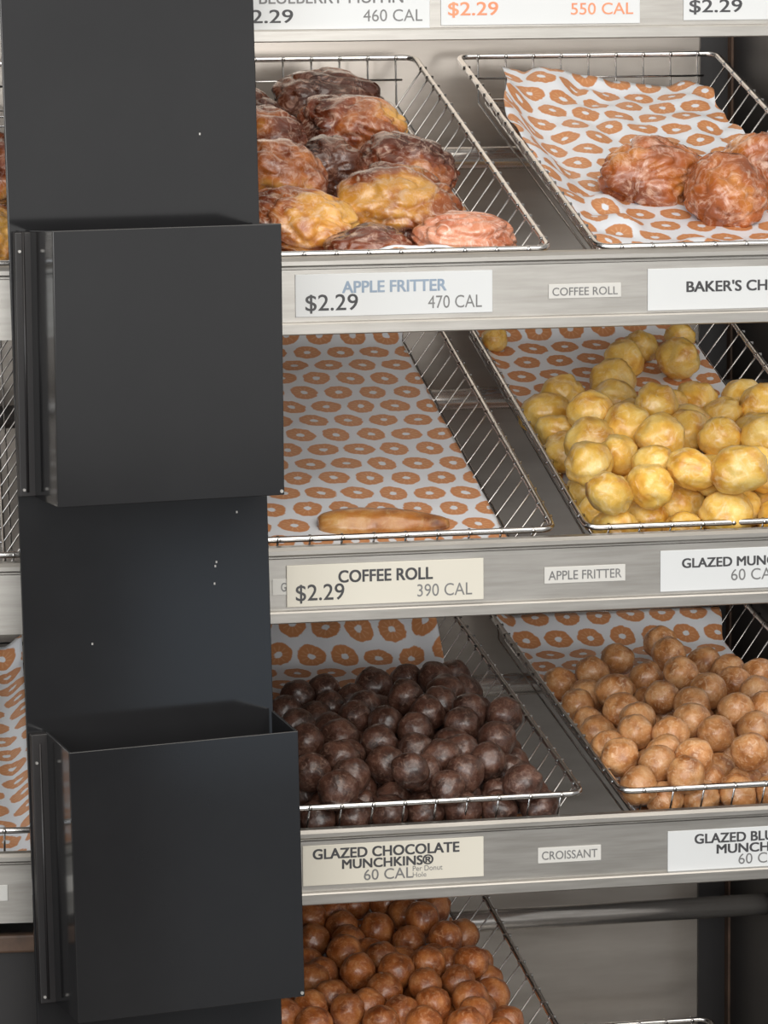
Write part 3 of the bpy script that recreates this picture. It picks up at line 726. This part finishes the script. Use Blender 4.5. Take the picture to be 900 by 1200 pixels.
card('price_card', 0.8650, 1.0155, -0.2083, -0.1760, 'GLAZED MUNCHKINS price card under the yellow donut holes', 'price card', CARD, [
    ('GLAZED MUNCHKINS\u00ae', 0.115, 0.885, 0.19, 0.44, INK, 0.026), ('60 CAL', 0.38, 0.64, 0.51, 0.79, GREYINK, 0)], group=PG)
card('price_card', 0.5796, 0.7228, -0.4260, -0.3943, 'cream GLAZED CHOCOLATE MUNCHKINS card under the chocolate donut holes', 'price card', CARDW, [
    ('GLAZED CHOCOLATE', 0.055, 0.865, 0.09, 0.35, INK, 0.028), ('MUNCHKINS\u00ae', 0.215, 0.72, 0.37, 0.62, INK, 0.028), ('60 CAL', 0.335, 0.605, 0.66, 0.93, GREYINK, 0.003),
    ('Per Donut', 0.605, 0.77, 0.64, 0.77, GREYINK, 0), ('Hole', 0.605, 0.68, 0.80, 0.92, GREYINK, 0)], group=PG)
card('price_card', 0.8713, 1.0215, -0.4310, -0.3985, 'GLAZED BLUEBERRY MUNCHKINS price card under the pale brown donut holes', 'price card', CARD, [
    ('GLAZED BLUEBERRY', 0.145, 0.835, 0.10, 0.345, INK, 0.026), ('MUNCHKINS\u00ae', 0.265, 0.79, 0.37, 0.615, INK, 0.026), ('60 CAL', 0.385, 0.64, 0.64, 0.90, GREYINK, 0)], group=PG)
card('name_tag', 0.7760, 0.8335, 0.0222, 0.0334, 'small COFFEE ROLL tag on the second rail', 'name tag', TAG, [('COFFEE ROLL', 0.05, 0.95, 0.24, 0.80, GREYINK, 0.004)], group=SG)
card('name_tag', 0.7720, 0.8369, -0.1982, -0.1852, 'small APPLE FRITTER tag on the third rail', 'name tag', TAG, [('APPLE FRITTER', 0.05, 0.95, 0.24, 0.78, GREYINK, 0.004)], group=SG)
card('name_tag', 0.7663, 0.8172, -0.4184, -0.4060, 'small CROISSANT tag on the fourth rail', 'name tag', TAG, [('CROISSANT', 0.06, 0.94, 0.24, 0.78, GREYINK, 0.004)], group=SG)
card('name_tag', 0.5585, 0.6100, -0.1985, -0.1860, 'small tag reading G, mostly behind the COFFEE ROLL price card', 'name tag', TAG, [('G', 0.13, 0.21, 0.24, 0.78, GREYINK, 0.004)], y=-0.0016, th=0.0006, group=SG)
t = card('name_tag', -0.105, -0.047, -0.4184, -0.4060, 'blank end of a small tag on the lowest rail at the left edge', 'name tag', TAG, [], group=SG)
t.matrix_basis = Matrix.Translation((0.402, -0.030, 0)) @ Matrix.Rotation(ANG, 4, 'Z') @ Matrix.Translation((-0.082, -0.0016, ZB - 0.4184))

# ------------------------------------------------------------------ the black column and its two boxes
YAW = math.radians(9.0)
PB = Vector((0.445, -0.09, ZB))
PM = Matrix.Translation(PB) @ Matrix.Rotation(YAW, 4, 'Z')
col = empty('black_column', (0, 0, 0)); col.matrix_basis = PM @ Matrix.Translation((0.001, 0, 0)) @ Matrix.Rotation(-0.0168, 4, 'Y')
tag(col, 'tall glossy black metal column standing between the two racks', 'column')
PW = 0.0953
MB().box(-PW, PW, 0.0, 0.003, -1.295, 0.62).build('front_panel', BLACK, col, bevel=0.0006)
MB().box(-PW + 0.030, -PW + 0.060, 0.003, 0.03, -1.29, 0.61).build('edge_strip', DARK, col)
for x, z in ((0.051, 0.155), (-0.0435, -0.213), (0.054, -0.160), (0.053, -0.163), (0.071, -0.124), (0.052, -0.176)):
    MB().box(x - 0.0006, x + 0.0006, -0.0003, 0.001, z - 0.0008, z + 0.0008).build('paint_chip', SPECK, col)

def holder(zb, zt, xl, xr, twist, label, bk):
    r = empty('paper_bag_holder', (0, 0, 0)); r.matrix_basis = PM @ Matrix.Translation((0, -0.0048, zb)) @ Matrix.Rotation(twist, 4, 'Y')
    tag(r, label, 'box', 'black boxes on the column')
    h = zt - zb; t = 0.0018
    xb0, xb1, xf0, xf1, dep = xl + 0.0015, xr + 0.004, xl, xr, 0.064
    b = MB()
    b.hexa([(xf0, -dep, 0), (xf1, -dep, 0), (xf1, -dep + t, 0), (xf0, -dep + t, 0), (xf0, -dep, h), (xf1, -dep, h), (xf1, -dep + t, h), (xf0, -dep + t, h)])
    b.hexa([(xf0, -dep + t, 0), (xf0 + t, -dep + t, 0), (xb0 + t, 0, 0), (xb0, 0, 0), (xf0, -dep + t, h), (xf0 + t, -dep + t, h), (xb0 + t, 0, h + bk), (xb0, 0, h + bk)])
    b.hexa([(xf1 - t, -dep + t, 0), (xf1, -dep + t, 0), (xb1, 0, 0), (xb1 - t, 0, 0), (xf1 - t, -dep + t, h), (xf1, -dep + t, h), (xb1, 0, h + bk), (xb1 - t, 0, h + bk)])
    b.hexa([(xf0 + t, -dep + t, 0), (xf1 - t, -dep + t, 0), (xb1 - t, -0.001, 0), (xb0 + t, -0.001, 0), (xf0 + t, -dep + t, t), (xf1 - t, -dep + t, t), (xb1 - t, -0.001, t), (xb0 + t, -0.001, t)])
    b.build('box_body', BLACK, r, bevel=0.0006)
    MB().box(xb0 - 0.0115, xb0 + 0.001, -0.0030, 0.0045, 0.001, h + bk - 0.001).build('mounting_flange', DARK, r, bevel=0.0006)
    MB().tube([(xb0 - 0.0055, -0.0028, 0.004), (xb0 - 0.0055, -0.0028, h - 0.004)], 0.0011, 8).build('fold_line', DARK, r, smooth=True)
    for x, z in ((xb0 - 0.0085, 0.006), (xb0 - 0.0085, h - 0.018)):
        MB().tube([(x, -0.0042, z), (x, -0.002, z)], 0.0011, 10).build('rivet', SPECK, r)
    MB().tube([(xf1 - 0.0022, -dep - 0.0006, 0.0028), (xf1 - 0.0022, -dep + 0.001, 0.0028)], 0.0013, 10).build('rivet', SPECK, r)
    return r
holder(-0.1025, 0.0935, -0.0835, 0.0870, 0.0, 'upper black open-topped box on the black column', -0.0035)
holder(-0.4770, -0.2780, -0.0755, 0.0985, -0.0150, 'lower black open-topped box on the black column, showing its inside rim', 0.004)
